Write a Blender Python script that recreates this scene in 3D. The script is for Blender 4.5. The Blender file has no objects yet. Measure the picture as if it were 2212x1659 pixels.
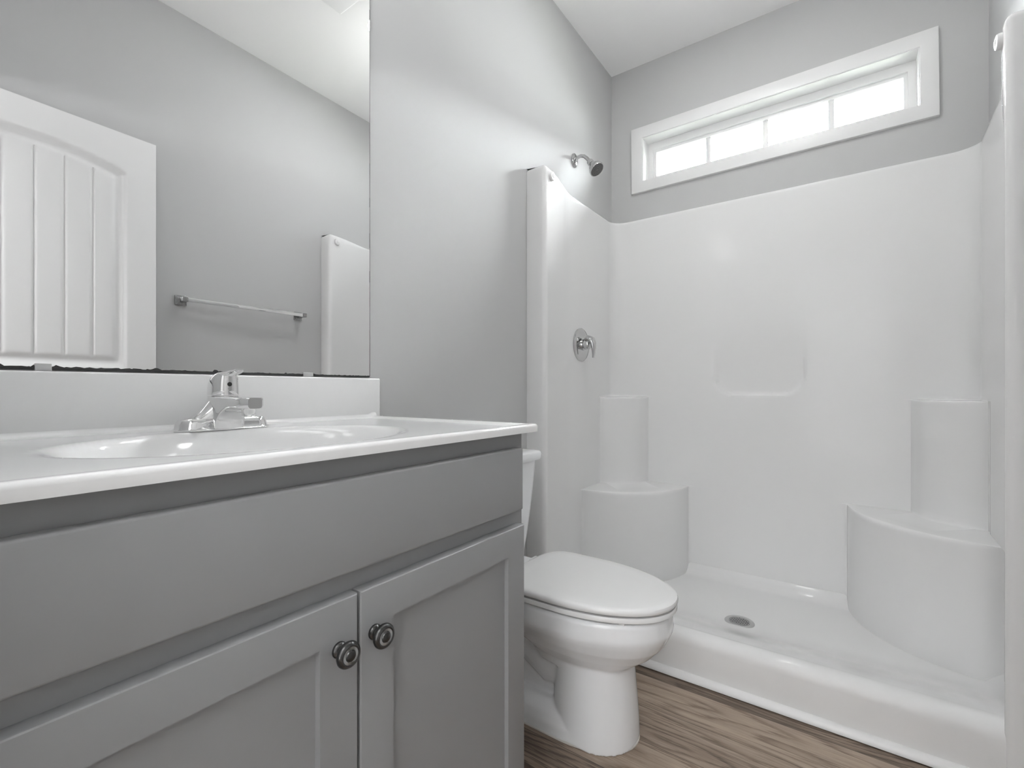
import bpy, bmesh, math, random
from mathutils import Vector, Matrix
random.seed(7)
sc = bpy.context.scene
PI = math.pi

# ------------------------------------------------------------------ camera, sky, light, exposure
F_PX, U0, V0 = 1020.0, 1106.0, 840.0
YAW = math.atan(729.0 / F_PX)
cam_d = bpy.data.cameras.new('camera'); cam = bpy.data.objects.new('camera', cam_d)
sc.collection.objects.link(cam); sc.camera = cam
cam.location = (1.095, 0.0, 0.98)
cam.rotation_euler = (PI / 2, 0, YAW)
cam_d.sensor_fit = 'HORIZONTAL'; cam_d.sensor_width = 36.0
cam_d.lens = 36.0 * F_PX / 2212.0
cam_d.shift_y = (V0 - 829.5) / 2212.0
cam_d.clip_start = 0.01

SKY, SUN = 114.0, 530.0
w = bpy.data.worlds.new('overcast_sky'); sc.world = w; w.use_nodes = True
nt = w.node_tree; nt.nodes.clear()
wo = nt.nodes.new('ShaderNodeOutputWorld'); bg = nt.nodes.new('ShaderNodeBackground')
bg.inputs['Color'].default_value = (0.955, 0.98, 1.0, 1); bg.inputs['Strength'].default_value = SKY
nt.links.new(bg.outputs[0], wo.inputs[0])

def area(name, loc, rot, size, power, size_y=None, color=(1, 1, 1), spread=PI):
    l = bpy.data.lights.new(name, 'AREA'); l.energy = power; l.color = color; l.spread = spread
    if size_y: l.shape = 'RECTANGLE'; l.size = size; l.size_y = size_y
    else: l.shape = 'DISK'; l.size = size
    o = bpy.data.objects.new(name, l); sc.collection.objects.link(o)
    o.location = loc; o.rotation_euler = rot
    return o
def point_fill(name, loc, power, r):
    l = bpy.data.lights.new(name, 'POINT'); l.energy = power; l.shadow_soft_size = r
    o = bpy.data.objects.new(name, l); sc.collection.objects.link(o); o.location = loc
    return o
for yy in (0.20, 0.42, 0.64): point_fill('vanity_fill', (0.18, yy, 2.22), 1.35, 0.09)      # unseen fill points added above the mirror
point_fill('shower_front_fill', (0.76, 1.66, 2.38), 3.4, 0.06)                          # fill point added in front of the shower, above the frame
area('ceiling_fill', (0.75, 1.53, 2.735), (0, 0, 0), 0.20, 4.2)  # unseen fill disk added at the ceiling to light downwards
area('hall_fill_up', (0.85, -1.0, 1.90), (PI, 0, 0), 0.8, 72.0)                   # fill light added in the hall, bounced off its ceiling
area('hall_fill_panel', (1.15, -1.88, 1.05), (PI / 2, 0, PI), 1.0, 34.0, 1.9)  # fill panel added at the far hall wall, shining through the doorway
sun_d = bpy.data.lights.new('sun', 'SUN'); sun_d.energy = SUN; sun_d.angle = math.radians(3)
sun = bpy.data.objects.new('sun', sun_d); sc.collection.objects.link(sun); sun.rotation_euler = (math.radians(52), 0, math.radians(12))

sc.view_settings.view_transform = 'Standard'
sc.view_settings.look = 'None'
sc.view_settings.gamma = 1.0
sc.view_settings.use_curve_mapping = False
sc.view_settings.exposure = 0.15
sc.cycles.max_bounces = 12; sc.cycles.diffuse_bounces = 8; sc.cycles.glossy_bounces = 6

# ------------------------------------------------------------------ helpers
COL = sc.collection
def mat(name, color, rough=0.5, metal=0.0, spec=0.5, coat=0.0, bump=0.0, bump_scale=200.0, noise=0.0):
    m = bpy.data.materials.new(name); m.use_nodes = True
    t = m.node_tree; b = t.nodes['Principled BSDF']
    c = color if len(color) == 4 else (*color, 1)
    b.inputs['Base Color'].default_value = c
    b.inputs['Roughness'].default_value = rough; b.inputs['Metallic'].default_value = metal
    b.inputs['Specular IOR Level'].default_value = spec
    if coat: b.inputs['Coat Weight'].default_value = coat; b.inputs['Coat Roughness'].default_value = 0.05
    if bump:
        tc = t.nodes.new('ShaderNodeTexCoord'); n = t.nodes.new('ShaderNodeTexNoise')
        n.inputs['Scale'].default_value = bump_scale; n.inputs['Detail'].default_value = 4
        bp = t.nodes.new('ShaderNodeBump'); bp.inputs['Strength'].default_value = bump; bp.inputs['Distance'].default_value = 0.002
        t.links.new(tc.outputs['Object'], n.inputs['Vector']); t.links.new(n.outputs['Fac'], bp.inputs['Height'])
        t.links.new(bp.outputs['Normal'], b.inputs['Normal'])
    return m
def g(v): return (v, v, v)
M = {}
M['wall'] = mat('grey_wall_paint', (0.538, 0.540, 0.542), 0.75, spec=0.25, bump=0.08, bump_scale=350)
M['ceiling'] = mat('white_ceiling_paint', g(0.92), 0.9, spec=0.1, bump=0.1, bump_scale=250)
M['trim'] = mat('white_trim_paint', g(0.80), 0.32)
M['vinyl'] = mat('white_vinyl', g(0.82), 0.3)
M['acrylic'] = mat('white_acrylic', g(0.80), 0.07, spec=0.10)
M['marble'] = mat('white_cultured_marble', g(0.76), 0.10)
M['ceramic'] = mat('white_ceramic', (0.865, 0.875, 0.89), 0.07)
M['seat'] = mat('white_seat_plastic', g(0.82), 0.18)
M['cabinet'] = mat('grey_cabinet_paint', (0.277, 0.280, 0.285), 0.42, bump=0.02, bump_scale=300)
M['cabinet_in'] = mat('cabinet_inside', g(0.02), 0.8)
M['chrome'] = mat('chrome', g(0.86), 0.04, metal=1.0)
M['nickel'] = mat('satin_chrome', g(0.60), 0.07, metal=1.0)
M['dark_chrome'] = mat('dark_chrome', g(0.36), 0.08, metal=1.0)
M['chrome_dark'] = mat('grey_nozzle_face', g(0.16), 0.35)
M['pewter'] = mat('dark_pewter', g(0.075), 0.26, metal=0.85)
M['pewter_hi'] = mat('worn_pewter', g(0.42), 0.3, metal=0.9)
M['steel'] = mat('brushed_steel', g(0.55), 0.35, metal=0.7)
M['black'] = mat('black_void', g(0.006), 0.7)
M['mirror'] = mat('mirror_silver', g(0.94), 0.0, metal=1.0)
M['mirror_edge'] = mat('mirror_edge_black', g(0.03), 0.5)
M['clip'] = mat('clear_plastic_clip', g(0.55), 0.15)
M['caulk'] = mat('off_white_caulk', (0.66, 0.64, 0.60), 0.6)
M['dot'] = mat('handle_dot', g(0.02), 0.3)

def glass_mat():
    m = bpy.data.materials.new('window_glass'); m.use_nodes = True
    t = m.node_tree; t.nodes.clear()
    o = t.nodes.new('ShaderNodeOutputMaterial'); tr = t.nodes.new('ShaderNodeBsdfTransparent')
    gl = t.nodes.new('ShaderNodeBsdfGlossy'); gl.inputs['Roughness'].default_value = 0.0
    fr = t.nodes.new('ShaderNodeFresnel'); fr.inputs['IOR'].default_value = 1.45
    mx = t.nodes.new('ShaderNodeMixShader')
    tr.inputs['Color'].default_value = (0.95, 0.97, 0.97, 1)
    t.links.new(fr.outputs[0], mx.inputs[0]); t.links.new(tr.outputs[0], mx.inputs[1]); t.links.new(gl.outputs[0], mx.inputs[2])
    t.links.new(mx.outputs[0], o.inputs[0])
    return m
M['glass'] = glass_mat()

def plank_mat():
    m = bpy.data.materials.new('brown_vinyl_planks'); m.use_nodes = True
    t = m.node_tree; N = t.nodes; L = t.links; b = N['Principled BSDF']
    tc = N.new('ShaderNodeTexCoord')
    mp = N.new('ShaderNodeMapping'); mp.inputs['Location'].default_value = (-0.17, -1.430 + 0.149 * 12, 0)
    L.new(tc.outputs['Object'], mp.inputs['Vector'])
    br = N.new('ShaderNodeTexBrick'); br.offset = 0.37; br.squash = 1.0
    br.inputs['Color1'].default_value = (0, 0, 0, 1); br.inputs['Color2'].default_value = (1, 1, 1, 1)
    br.inputs['Mortar'].default_value = (0.5, 0.5, 0.5, 1)
    br.inputs['Scale'].default_value = 1.0; br.inputs['Mortar Size'].default_value = 0.0007
    br.inputs['Mortar Smooth'].default_value = 0.2; br.inputs['Bias'].default_value = 0.0
    br.inputs['Brick Width'].default_value = 1.83; br.inputs['Row Height'].default_value = 0.149
    L.new(mp.outputs[0], br.inputs['Vector'])
    # per-plank random offset of the grain
    sep = N.new('ShaderNodeSeparateXYZ'); L.new(mp.outputs[0], sep.inputs[0])
    row = N.new('ShaderNodeMath'); row.operation = 'DIVIDE'; row.inputs[1].default_value = 0.149; L.new(sep.outputs['Y'], row.inputs[0])
    fl = N.new('ShaderNodeMath'); fl.operation = 'FLOOR'; L.new(row.outputs[0], fl.inputs[0])
    wn = N.new('ShaderNodeTexWhiteNoise'); wn.noise_dimensions = '2D'
    cmb0 = N.new('ShaderNodeCombineXYZ'); L.new(fl.outputs[0], cmb0.inputs['X']); L.new(br.outputs['Color'], cmb0.inputs['Y']); L.new(cmb0.outputs[0], wn.inputs['Vector'])
    off = N.new('ShaderNodeVectorMath'); off.operation = 'SCALE'; off.inputs['Scale'].default_value = 9.0; L.new(wn.outputs['Color'], off.inputs[0])
    add = N.new('ShaderNodeVectorMath'); add.operation = 'ADD'; L.new(mp.outputs[0], add.inputs[0]); L.new(off.outputs[0], add.inputs[1])
    def noise(sx, sy, detail, rough=0.6, dist=0.0):
        s = N.new('ShaderNodeMapping'); s.inputs['Scale'].default_value = (sx, sy, 1); L.new(add.outputs[0], s.inputs['Vector'])
        n = N.new('ShaderNodeTexNoise'); n.inputs['Scale'].default_value = 1.0; n.inputs['Detail'].default_value = detail
        n.inputs['Roughness'].default_value = rough; n.inputs['Distortion'].default_value = dist
        L.new(s.outputs[0], n.inputs['Vector']); return n
    fine = noise(9, 260, 6, 0.7)
    broad = noise(1.6, 16, 3, 0.55, 0.6)
    # cathedral figure: rings of a slowly varying field
    field = noise(1.1, 6.5, 1.5, 0.4)
    mul = N.new('ShaderNodeMath'); mul.operation = 'MULTIPLY'; mul.inputs[1].default_value = 19.0; L.new(field.outputs['Fac'], mul.inputs[0])
    wob = N.new('ShaderNodeMath'); wob.operation = 'MULTIPLY_ADD'; wob.inputs[1].default_value = 1.3; L.new(fine.outputs['Fac'], wob.inputs[0]); L.new(mul.outputs[0], wob.inputs[2])
    sn = N.new('ShaderNodeMath'); sn.operation = 'PINGPONG'; sn.inputs[1].default_value = 0.5; L.new(wob.outputs[0], sn.inputs[0])
    ring = N.new('ShaderNodeMapRange'); ring.inputs['From Min'].default_value = 0.0; ring.inputs['From Max'].default_value = 0.22
    L.new(sn.outputs[0], ring.inputs['Value'])
    # combine to a tone value
    ramp = N.new('ShaderNodeValToRGB'); cr = ramp.color_ramp
    cr.elements[0].position = 0.33; cr.elements[0].color = (0.103, 0.075, 0.056, 1)
    cr.elements[1].position = 0.72; cr.elements[1].color = (0.43, 0.343, 0.27, 1)
    e = cr.elements.new(0.5); e.color = (0.234, 0.178, 0.137, 1)
    a1 = N.new('ShaderNodeMath'); a1.operation = 'MULTIPLY_ADD'; a1.inputs[1].default_value = 0.50; L.new(broad.outputs['Fac'], a1.inputs[0])
    a2 = N.new('ShaderNodeMath'); a2.operation = 'MULTIPLY_ADD'; a2.inputs[1].default_value = 0.56; a2.inputs[2].default_value = -0.315; L.new(fine.outputs['Fac'], a2.inputs[0])
    L.new(a2.outputs[0], a1.inputs[2])
    a3 = N.new('ShaderNodeMath'); a3.operation = 'MULTIPLY_ADD'; a3.inputs[1].default_value = 0.20; L.new(ring.outputs[0], a3.inputs[0]); L.new(a1.outputs[0], a3.inputs[2])
    a4 = N.new('ShaderNodeMath'); a4.operation = 'MULTIPLY_ADD'; a4.inputs[1].default_value = 0.24; L.new(wn.outputs['Value'], a4.inputs[0]); L.new(a3.outputs[0], a4.inputs[2])
    L.new(a4.outputs[0], ramp.inputs['Fac'])
    mort = N.new('ShaderNodeMix'); mort.data_type = 'RGBA'; mort.inputs['B'].default_value = (0.05, 0.038, 0.03, 1)
    L.new(br.outputs['Fac'], mort.inputs['Factor']); L.new(ramp.outputs[0], mort.inputs['A'])
    L.new(mort.outputs['Result'], b.inputs['Base Color'])
    b.inputs['Roughness'].default_value = 0.42; b.inputs['Specular IOR Level'].default_value = 0.35
    bp = N.new('ShaderNodeBump'); bp.inputs['Strength'].default_value = 0.15; bp.inputs['Distance'].default_value = 0.001
    L.new(fine.outputs['Fac'], bp.inputs['Height']); L.new(bp.outputs[0], b.inputs['Normal'])
    return m
M['planks'] = plank_mat()

class MB:
    """collects simple shapes into one mesh"""
    def __init__(s): s.bm = bmesh.new()
    def box(s, lo, hi, bevel=0.0, seg=3, mtx=None):
        t = bmesh.new(); bmesh.ops.create_cube(t, size=1.0)
        for v in t.verts:
            v.co = Vector([(lo[i] + hi[i]) / 2 + v.co[i] * (hi[i] - lo[i]) for i in range(3)])
        if bevel: bmesh.ops.bevel(t, geom=t.edges[:], offset=bevel, segments=seg, profile=0.5, affect='EDGES')
        return s._add(t, mtx)
    def _add(s, t, mtx=None):
        if mtx is not None: bmesh.ops.transform(t, matrix=mtx, verts=t.verts)
        me = bpy.data.meshes.new('tmp'); t.to_mesh(me); t.free()
        s.bm.from_mesh(me); bpy.data.meshes.remove(me); return s
    def data(s, verts, faces, mtx=None):
        t = bmesh.new(); vs = [t.verts.new(v) for v in verts]
        for f in faces:
            try: t.faces.new([vs[i] for i in f])
            except ValueError: pass
        return s._add(t, mtx)
    def rings(s, rings, closed=True, cap0=True, cap1=True, mtx=None):
        """loft of rings with equal counts"""
        n = len(rings[0]); vs = [p for r in rings for p in r]; fs = []
        for k in range(len(rings) - 1):
            for i in range(n if closed else n - 1):
                j = (i + 1) % n
                fs.append((k * n + i, k * n + j, (k + 1) * n + j, (k + 1) * n + i))
        if cap0: fs.append(tuple(reversed(range(n))))
        if cap1: fs.append(tuple((len(rings) - 1) * n + i for i in range(n)))
        return s.data(vs, fs, mtx)
    def lathe(s, prof, seg=40, mtx=None, cap=True):
        """profile of (radius, height) turned about +Z"""
        rr = [[(r * math.cos(2 * PI * i / seg), r * math.sin(2 * PI * i / seg), h) for i in range(seg)] for r, h in prof]
        return s.rings(rr, True, cap, cap, mtx)
    def tube(s, pts, rad, seg=16, cap=True, scale=None):
        """tube along points; rad a number or list; scale=(a,b) flattens the section (a along side, b along up)"""
        pts = [Vector(p) for p in pts]; rr = []
        up0 = None
        for i, p in enumerate(pts):
            d = (pts[min(i + 1, len(pts) - 1)] - pts[max(i - 1, 0)]).normalized()
            if up0 is None:
                up0 = Vector((0, 0, 1)) if abs(d.z) < 0.95 else Vector((1, 0, 0))
            side = d.cross(up0).normalized(); up = side.cross(d).normalized(); up0 = up
            r = rad[i] if isinstance(rad, (list, tuple)) else rad
            a, b = (r if not isinstance(r, tuple) else r[0]), (r if not isinstance(r, tuple) else r[1])
            rr.append([tuple(p + side * (a * math.cos(2 * PI * k / seg)) + up * (b * math.sin(2 * PI * k / seg))) for k in range(seg)])
        return s.rings(rr, True, cap, cap)
    def prism(s, poly, z0, z1, bevel=0.0, seg=3, mtx=None, bevel_bottom=False):
        """extrude an (x,y) outline from z0 to z1"""
        t = bmesh.new(); n = len(poly)
        a = [t.verts.new((p[0], p[1], z0)) for p in poly]; b = [t.verts.new((p[0], p[1], z1)) for p in poly]
        t.faces.new(list(reversed(a))); top = t.faces.new(b)
        for i in range(n): t.faces.new((a[i], a[(i + 1) % n], b[(i + 1) % n], b[i]))
        bmesh.ops.recalc_face_normals(t, faces=t.faces)
        if bevel:
            ed = list(top.edges) + (list(t.faces[0].edges) if bevel_bottom else [])
            bmesh.ops.bevel(t, geom=ed, offset=bevel, segments=seg, profile=0.5, affect='EDGES')
        return s._add(t, mtx)
    def build(s, name, m, parent=None, angle=35, remesh=0.0, smooth_it=0, recalc=True):
        bm = s.bm
        if recalc: bmesh.ops.recalc_face_normals(bm, faces=bm.faces)
        me = bpy.data.meshes.new(name); bm.to_mesh(me); bm.free()
        o = bpy.data.objects.new(name, me); COL.objects.link(o)
        if remesh:
            r = o.modifiers.new('r', 'REMESH'); r.mode = 'VOXEL'; r.voxel_size = remesh; r.use_smooth_shade = True
            if smooth_it:
                q = o.modifiers.new('s', 'SMOOTH'); q.factor = 0.5; q.iterations = smooth_it
            dg = bpy.context.evaluated_depsgraph_get(); ev = o.evaluated_get(dg)
            new = bpy.data.meshes.new_from_object(ev); o.modifiers.clear(); o.data = new; bpy.data.meshes.remove(me); me = new; me.name = name
            for p in me.polygons: p.use_smooth = True
            me.materials.clear()
        else:
            me.shade_smooth(); me.set_sharp_from_angle(angle=math.radians(angle))
        me.materials.append(m)
        if parent:
            o.parent = parent
            bpy.context.view_layer.update()
            o.matrix_parent_inverse = parent.matrix_world.inverted()
        return o

def tag(o, label=None, cat=None, group=None, kind=None):
    if label: o['label'] = label
    if cat: o['category'] = cat
    if group: o['group'] = group
    if kind: o['kind'] = kind
    return o
def thing(name, label, cat, loc, group=None):
    o = bpy.data.objects.new(name, None); COL.objects.link(o); o.location = loc
    o.empty_display_size = 0.1
    bpy.context.view_layer.update()
    return tag(o, label, cat, group)
def struct(o, label=None, cat=None): return tag(o, label, cat, kind='structure')
def smooth(e0, e1, x):
    t = max(0.0, min(1.0, (x - e0) / (e1 - e0)))
    return t * t * (3 - 2 * t)
def rotm(axis, deg): return Matrix.Rotation(math.radians(deg), 4, axis)
def tr(*v): return Matrix.Translation(v)
def frange(a, b, n): return [a + (b - a) * i / (n - 1) for i in range(n)]

# ------------------------------------------------------------------ room shell
D = 2.50; CEIL = 2.743; FRONT = -0.03
def WR(y): return 1.471 + 0.0308 * (y - 0.809)      # the right wall runs very slightly out of square
SLOT = dict(x0=0.180, x1=1.328, z0=2.106, z1=2.346)  # window opening

b = MB().box((-0.12, -1.9, 0), (0.0, D + 0.16, CEIL)); struct(b.build('wall_left', M['wall']), 'light grey painted wall behind mirror, vanity and toilet', 'wall')
b = MB()
b.box((0, D, 0), (SLOT['x0'], D + 0.15, CEIL)); b.box((SLOT['x1'], D, 0), (1.70, D + 0.15, CEIL))
b.box((SLOT['x0'], D, 0), (SLOT['x1'], D + 0.15, SLOT['z0'])); b.box((SLOT['x0'], D, SLOT['z1']), (SLOT['x1'], D + 0.15, CEIL))
struct(b.build('wall_back', M['wall']), 'light grey wall above the shower holding the transom window', 'wall')
ya, yb_ = FRONT - 0.12, D + 0.15
b = MB().prism([(WR(ya), ya), (1.72, ya), (1.72, yb_), (WR(yb_), yb_)], 0, CEIL)
struct(b.build('wall_right', M['wall']), 'light grey wall with towel bar, seen in the mirror', 'wall')
b = MB(); DX0, DX1, DH = 0.640, 1.352, 2.062
b.box((0, FRONT - 0.12, 0), (DX0, FRONT, CEIL)); b.box((DX1, FRONT - 0.12, 0), (1.45, FRONT, CEIL)); b.box((DX0, FRONT - 0.12, DH), (DX1, FRONT, CEIL))
struct(b.build('wall_front', M['wall']), 'light grey wall with the doorway the photograph is taken from', 'wall')
b = MB(); b.box((1.72, -1.9, 0), (1.84, FRONT - 0.12, CEIL)); b.box((0, -2.02, 0), (1.72, -1.9, CEIL))
struct(b.build('wall_hall', M['wall']), 'grey hall walls beyond the doorway', 'wall')
b = MB().box((-0.12, -2.02, -0.10), (1.84, D + 0.16, 0.0)); struct(b.build('floor', M['planks']), 'brown wood-look plank floor', 'floor')
b = MB().box((-0.12, -2.02, CEIL), (1.84, D + 0.16, CEIL + 0.1)); struct(b.build('ceiling', M['ceiling']), 'flat white ceiling', 'ceiling')
# unseen eave added outside the window to block high sky light
b = MB().box((-0.6, D + 0.16, CEIL - 0.02), (2.4, D + 0.62, CEIL + 0.1)); struct(b.build('added_eave', M['trim']), 'added white overhang outside the window, blocking high sky', 'eave')
b = MB().box((-16, D + 0.3, -0.4), (18, D + 24, -0.3)); struct(b.build('ground', mat('lawn_green_grey', (0.07, 0.075, 0.06), 0.95)), 'lawn outside', 'ground')
# the neighbouring house beyond the window: pale sunlit wall, dark shingle roof, sky above
HY = D + 7.0
nb = tag(thing('neighbour_house', 'neighbouring house outside the window', 'house', (0.75, HY, -0.3)), kind='structure')
MB().box((-12, HY, -0.35), (14, HY + 7, 2.88)).build('house_wall', mat('pale_siding', g(0.80), 0.8), nb)
rf = [(HY - 0.35, 2.80), (HY + 3.5, 4.25), (HY + 7.35, 2.80), (HY + 7.35, 2.72), (HY - 0.35, 2.72)]
MB().rings([[(x, y, z) for y, z in rf] for x in (-12.4, 14.4)]).build('house_roof', mat('dark_shingle', g(0.035), 0.9), nb)

def baseboard(name, lo, hi):
    o = MB().box(lo, hi, 0.003, 2).build(name, M['trim']); return struct(o, 'white baseboard along the wall', 'baseboard')
baseboard('baseboard_left', (0, 0.832, 0), (0.013, 1.632, 0.085))
b = MB().prism([(WR(0.0) - 0.013, 0.0), (WR(0.0), 0.0), (WR(1.632), 1.632), (WR(1.632) - 0.013, 1.632)], 0, 0.085, 0.003, 2)
struct(b.build('baseboard_right', M['trim']), 'white baseboard below the towel bar', 'baseboard')
# quarter-round shoe along the shower threshold
prof = [(0, 0)] + [(-0.019 * math.cos(a), 0.021 * math.sin(a)) for a in frange(0, PI / 2, 9)]
rr = [[(x, 1.641 + p[0], p[1] + 0.0030) for p in prof] for x in frange(0.0145, WR(1.62) - 0.015, 2)]
struct(MB().rings(rr).build('trim_1', M['trim']), 'white quarter-round strip along the shower threshold', 'trim')

# ------------------------------------------------------------------ window
wr = tag(thing('window_1', 'long white transom window with four panes above the shower', 'window', (0.7525, D, 2.226)), kind='structure')
cx0, cx1, cz0, cz1 = 0.123, 1.382, 2.050, 2.402
ix0, ix1, iz0, iz1 = 0.185, 1.324, 2.109, 2.342
def frame(b, x0, x1, z0, z1, X0, X1, Z0, Z1, ya, yb, bev=0.0):
    """rectangular ring: outer x0..z1, inner X0..Z1, between ya and yb"""
    vs = []
    for y in (ya, yb):
        vs += [(x0, y, z0), (x1, y, z0), (x1, y, z1), (x0, y, z1), (X0, y, Z0), (X1, y, Z0), (X1, y, Z1), (X0, y, Z1)]
    fs = []
    for i in range(4):
        j = (i + 1) % 4
        fs += [(i, j, 4 + j, 4 + i), (8 + j, 8 + i, 12 + i, 12 + j), (j, i, 8 + i, 8 + j), (4 + i, 4 + j, 12 + j, 12 + i)]
    t = bmesh.new(); v = [t.verts.new(p) for p in vs]
    for f in fs: t.faces.new([v[k] for k in f])
    bmesh.ops.recalc_face_normals(t, faces=t.faces)
    if bev:
        ed = [e for e in t.edges if abs(e.verts[0].co.y - ya) < 1e-6 and abs(e.verts[1].co.y - ya) < 1e-6 and len(e.link_faces) == 2 and abs(e.calc_face_angle()) > 0.5]
        bmesh.ops.bevel(t, geom=ed, offset=bev, segments=2, profile=0.5, affect='EDGES')
    b._add(t)
def P(n, b, m, par, **k): return b.build(n, m, par, **k)
b = MB(); frame(b, cx0, cx1, cz0, cz1, ix0, ix1, iz0, iz1, D - 0.018, D + 0.001, 0.003); casing = P('casing', b, M['trim'], wr)
b = MB(); frame(b, ix0 - 0.004, ix1 + 0.004, iz0 - 0.003, iz1 + 0.004, ix0 + 0.003, ix1 - 0.003, iz0 + 0.002, iz1 - 0.003, D - 0.012, D + 0.085, 0.001); P('jamb', b, M['trim'], wr)
b = MB()
frame(b, ix0, ix1, iz0, iz1, ix0 + 0.030, ix1 - 0.030, iz0 + 0.034, iz1 - 0.040, D + 0.068, D + 0.12, 0.003)
frame(b, ix0 + 0.026, ix1 - 0.026, iz0 + 0.03, iz1 - 0.036, ix0 + 0.044, ix1 - 0.044, iz0 + 0.048, iz1 - 0.054, D + 0.080, D + 0.11, 0.002)
P('sash', b, M['vinyl'], wr)
for mx in (0.498, 0.762, 1.0275):
    P('muntin', MB().box((mx - 0.012, D + 0.090, iz0 + 0.045), (mx + 0.012, D + 0.098, iz1 - 0.050), 0.002, 2), M['vinyl'], wr)
P('pane', MB().box((ix0 + 0.036, D + 0.099, iz0 + 0.04), (ix1 - 0.036, D + 0.102, iz1 - 0.046)), M['glass'], wr)
wr.rotation_euler.y = math.radians(-0.55)

# ------------------------------------------------------------------ entry door, standing open against the right wall
door_h, door_w = 2.030, 0.762
ux, uy = 0.0511, 0.9987
def door_mesh():
    ns, nz = 153, 255
    hx = [door_w * i / (ns - 1) for i in range(ns)]; hz = [door_h * k / (nz - 1) for k in range(nz)]
    s0, s1 = 0.104, door_w - 0.104; mid = door_w / 2
    def depth(s, z):
        if z > 0.97:
            top = 1.918 - 0.66 * (s - mid) ** 2; bot = 1.052
        else:
            top = 0.852; bot = 0.235
        dd = min(s - s0, s1 - s, z - bot, top - z)
        if dd <= 0: return 0.0
        h = -0.008 * smooth(0, 0.008, dd) - 0.007 * smooth(0.013, 0.024, dd) + 0.0085 * smooth(0.030, 0.050, dd)
        if dd > 0.050:
            q = abs(((s - mid) / 0.0845 + 0.5) % 1.0 - 0.5) * 0.0845
            h -= 0.006 * (1 - smooth(0.0015, 0.006, q))
        return h
    vs = []; fs = []
    # local: s along leaf, t = out of the visible face
    for k, z in enumerate(hz):
        for i, s in enumerate(hx): vs.append((s, depth(s, z), z))
    for k in range(nz - 1):
        for i in range(ns - 1):
            a = k * ns + i; fs.append((a, a + 1, a + ns + 1, a + ns))
    n0 = len(vs)
    for k, z in enumerate(hz):
        for i, s in enumerate(hx): pass
    bx = [(0, -0.035, 0), (door_w, -0.035, 0), (door_w, -0.035, door_h), (0, -0.035, door_h)]
    vs += bx
    fs.append((n0, n0 + 3, n0 + 2, n0 + 1))
    fs.append(tuple([n0, n0 + 1] + [i for i in reversed(range(ns))]))
    fs.append(tuple([n0 + 2, n0 + 3] + [(nz - 1) * ns + i for i in range(ns)]))
    fs.append(tuple([n0 + 3, n0] + [k * ns for k in range(nz)]))
    fs.append(tuple([n0 + 1, n0 + 2] + [k * ns + ns - 1 for k in reversed(range(nz))]))
    return vs, fs
dm = Matrix(((ux, -uy, 0, 1.344), (uy, ux, 0, 0.012), (0, 0, 1, 0.012), (0, 0, 0, 1)))
# visible face looks towards -x
vs, fs = door_mesh()
b = MB().data(vs, fs, dm)
door = b.build('door_1', M['trim'], angle=50)
struct(door, 'white arched plank-panel door standing open, seen in the mirror', 'door')
km = dm @ tr(door_w - 0.065, 0.0, 0.95) @ rotm('X', -90)
b = MB().lathe([(0.030, 0.0), (0.030, 0.006), (0.012, 0.010), (0.011, 0.030), (0.022, 0.038), (0.027, 0.050), (0.022, 0.060), (0.005, 0.063)], 32, km)
P('door_knob', b, M['pewter'], door)

# ------------------------------------------------------------------ shower stall (one-piece white surround)
st = thing('shower_stall', 'white moulded shower surround with corner seats filling the far end below the window', 'shower', (0.75, 2.05, 0))
TOP = 1.895; IN = 0.034
half = [(0.0005, 1.637), (0.03, 1.6345), (0.06, 1.632), (0.076, 1.632), (0.084, 1.6345), (0.0895, 1.640), (0.0915, 1.648)]
def taper_x(y):
    """side wall leaning from the flange edge back to the wall plane in one long, softly ended slope"""
    t = min(1.0, (y - 1.652) / (1.965 - 1.652))
    return IN + (0.0915 - IN) * ((1 - t) ** 1.35 * 0.9 + 0.1 * (1 - t) ** 2.5)
S_CURVE = [(1.650, 0.092), (1.665, 0.0918), (1.690, 0.090), (1.725, 0.086), (1.765, 0.0795), (1.805, 0.070), (1.845, 0.060), (1.885, 0.049), (1.925, 0.040), (1.965, 0.0343), (2.005, IN), (2.051, IN)]
def ogee_x(y):
    for (y0, x0), (y1, x1) in zip(S_CURVE, S_CURVE[1:]):
        if y <= y1: return x0 + (x1 - x0) * (y - y0) / (y1 - y0)
    return IN
half += [(taper_x(y), y) for y in frange(1.656, 2.05, 26)]
def side_shift(y, z):
    """the flange rounds over into the wall more quickly near its top"""
    if y <= 1.652 or y > 2.05: return 0.0
    return (ogee_x(y) - taper_x(y)) * smooth(1.45, 1.78, z)
BK = 2.466; RC = 0.075
def path():
    run = [(IN, y) for y in frange(2.062, BK - RC, 34)]
    arc = [(IN + RC - RC * math.cos(a), BK - RC + RC * math.sin(a)) for a in frange(0, PI / 2, 14)]
    p = list(half) + run + arc[1:]
    r1 = WR(2.4) - IN
    p += [(x, BK) for x in frange(IN + RC, r1 - RC, 122)[1:-1]]
    p += [(WR(y) - x, y) for x, y in reversed(list(half) + run + arc[1:])]
    return p
pth = path()
def niche(x, z):
    """shallow moulded soap recess on the back wall, deepest at its lower ledge"""
    xc, hw, zb = 0.747, 0.190, 0.950
    if z < zb - 0.02: return 0.0
    r = 0.10
    dx = abs(x - xc); ex = hw - dx
    zz = z - zb
    if zz < r and dx > hw - r:
        dd = r - math.hypot(dx - (hw - r), zz - r)
    else: dd = min(ex, zz)
    dd = min(dd, ex)
    return 0.020 * smooth(-0.004, 0.010, dd) * (1 - smooth(0.0, 0.36, zz))
CORNERS = [((IN, BK), 1), ((WR(2.4) - IN, BK), -1)]
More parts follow.
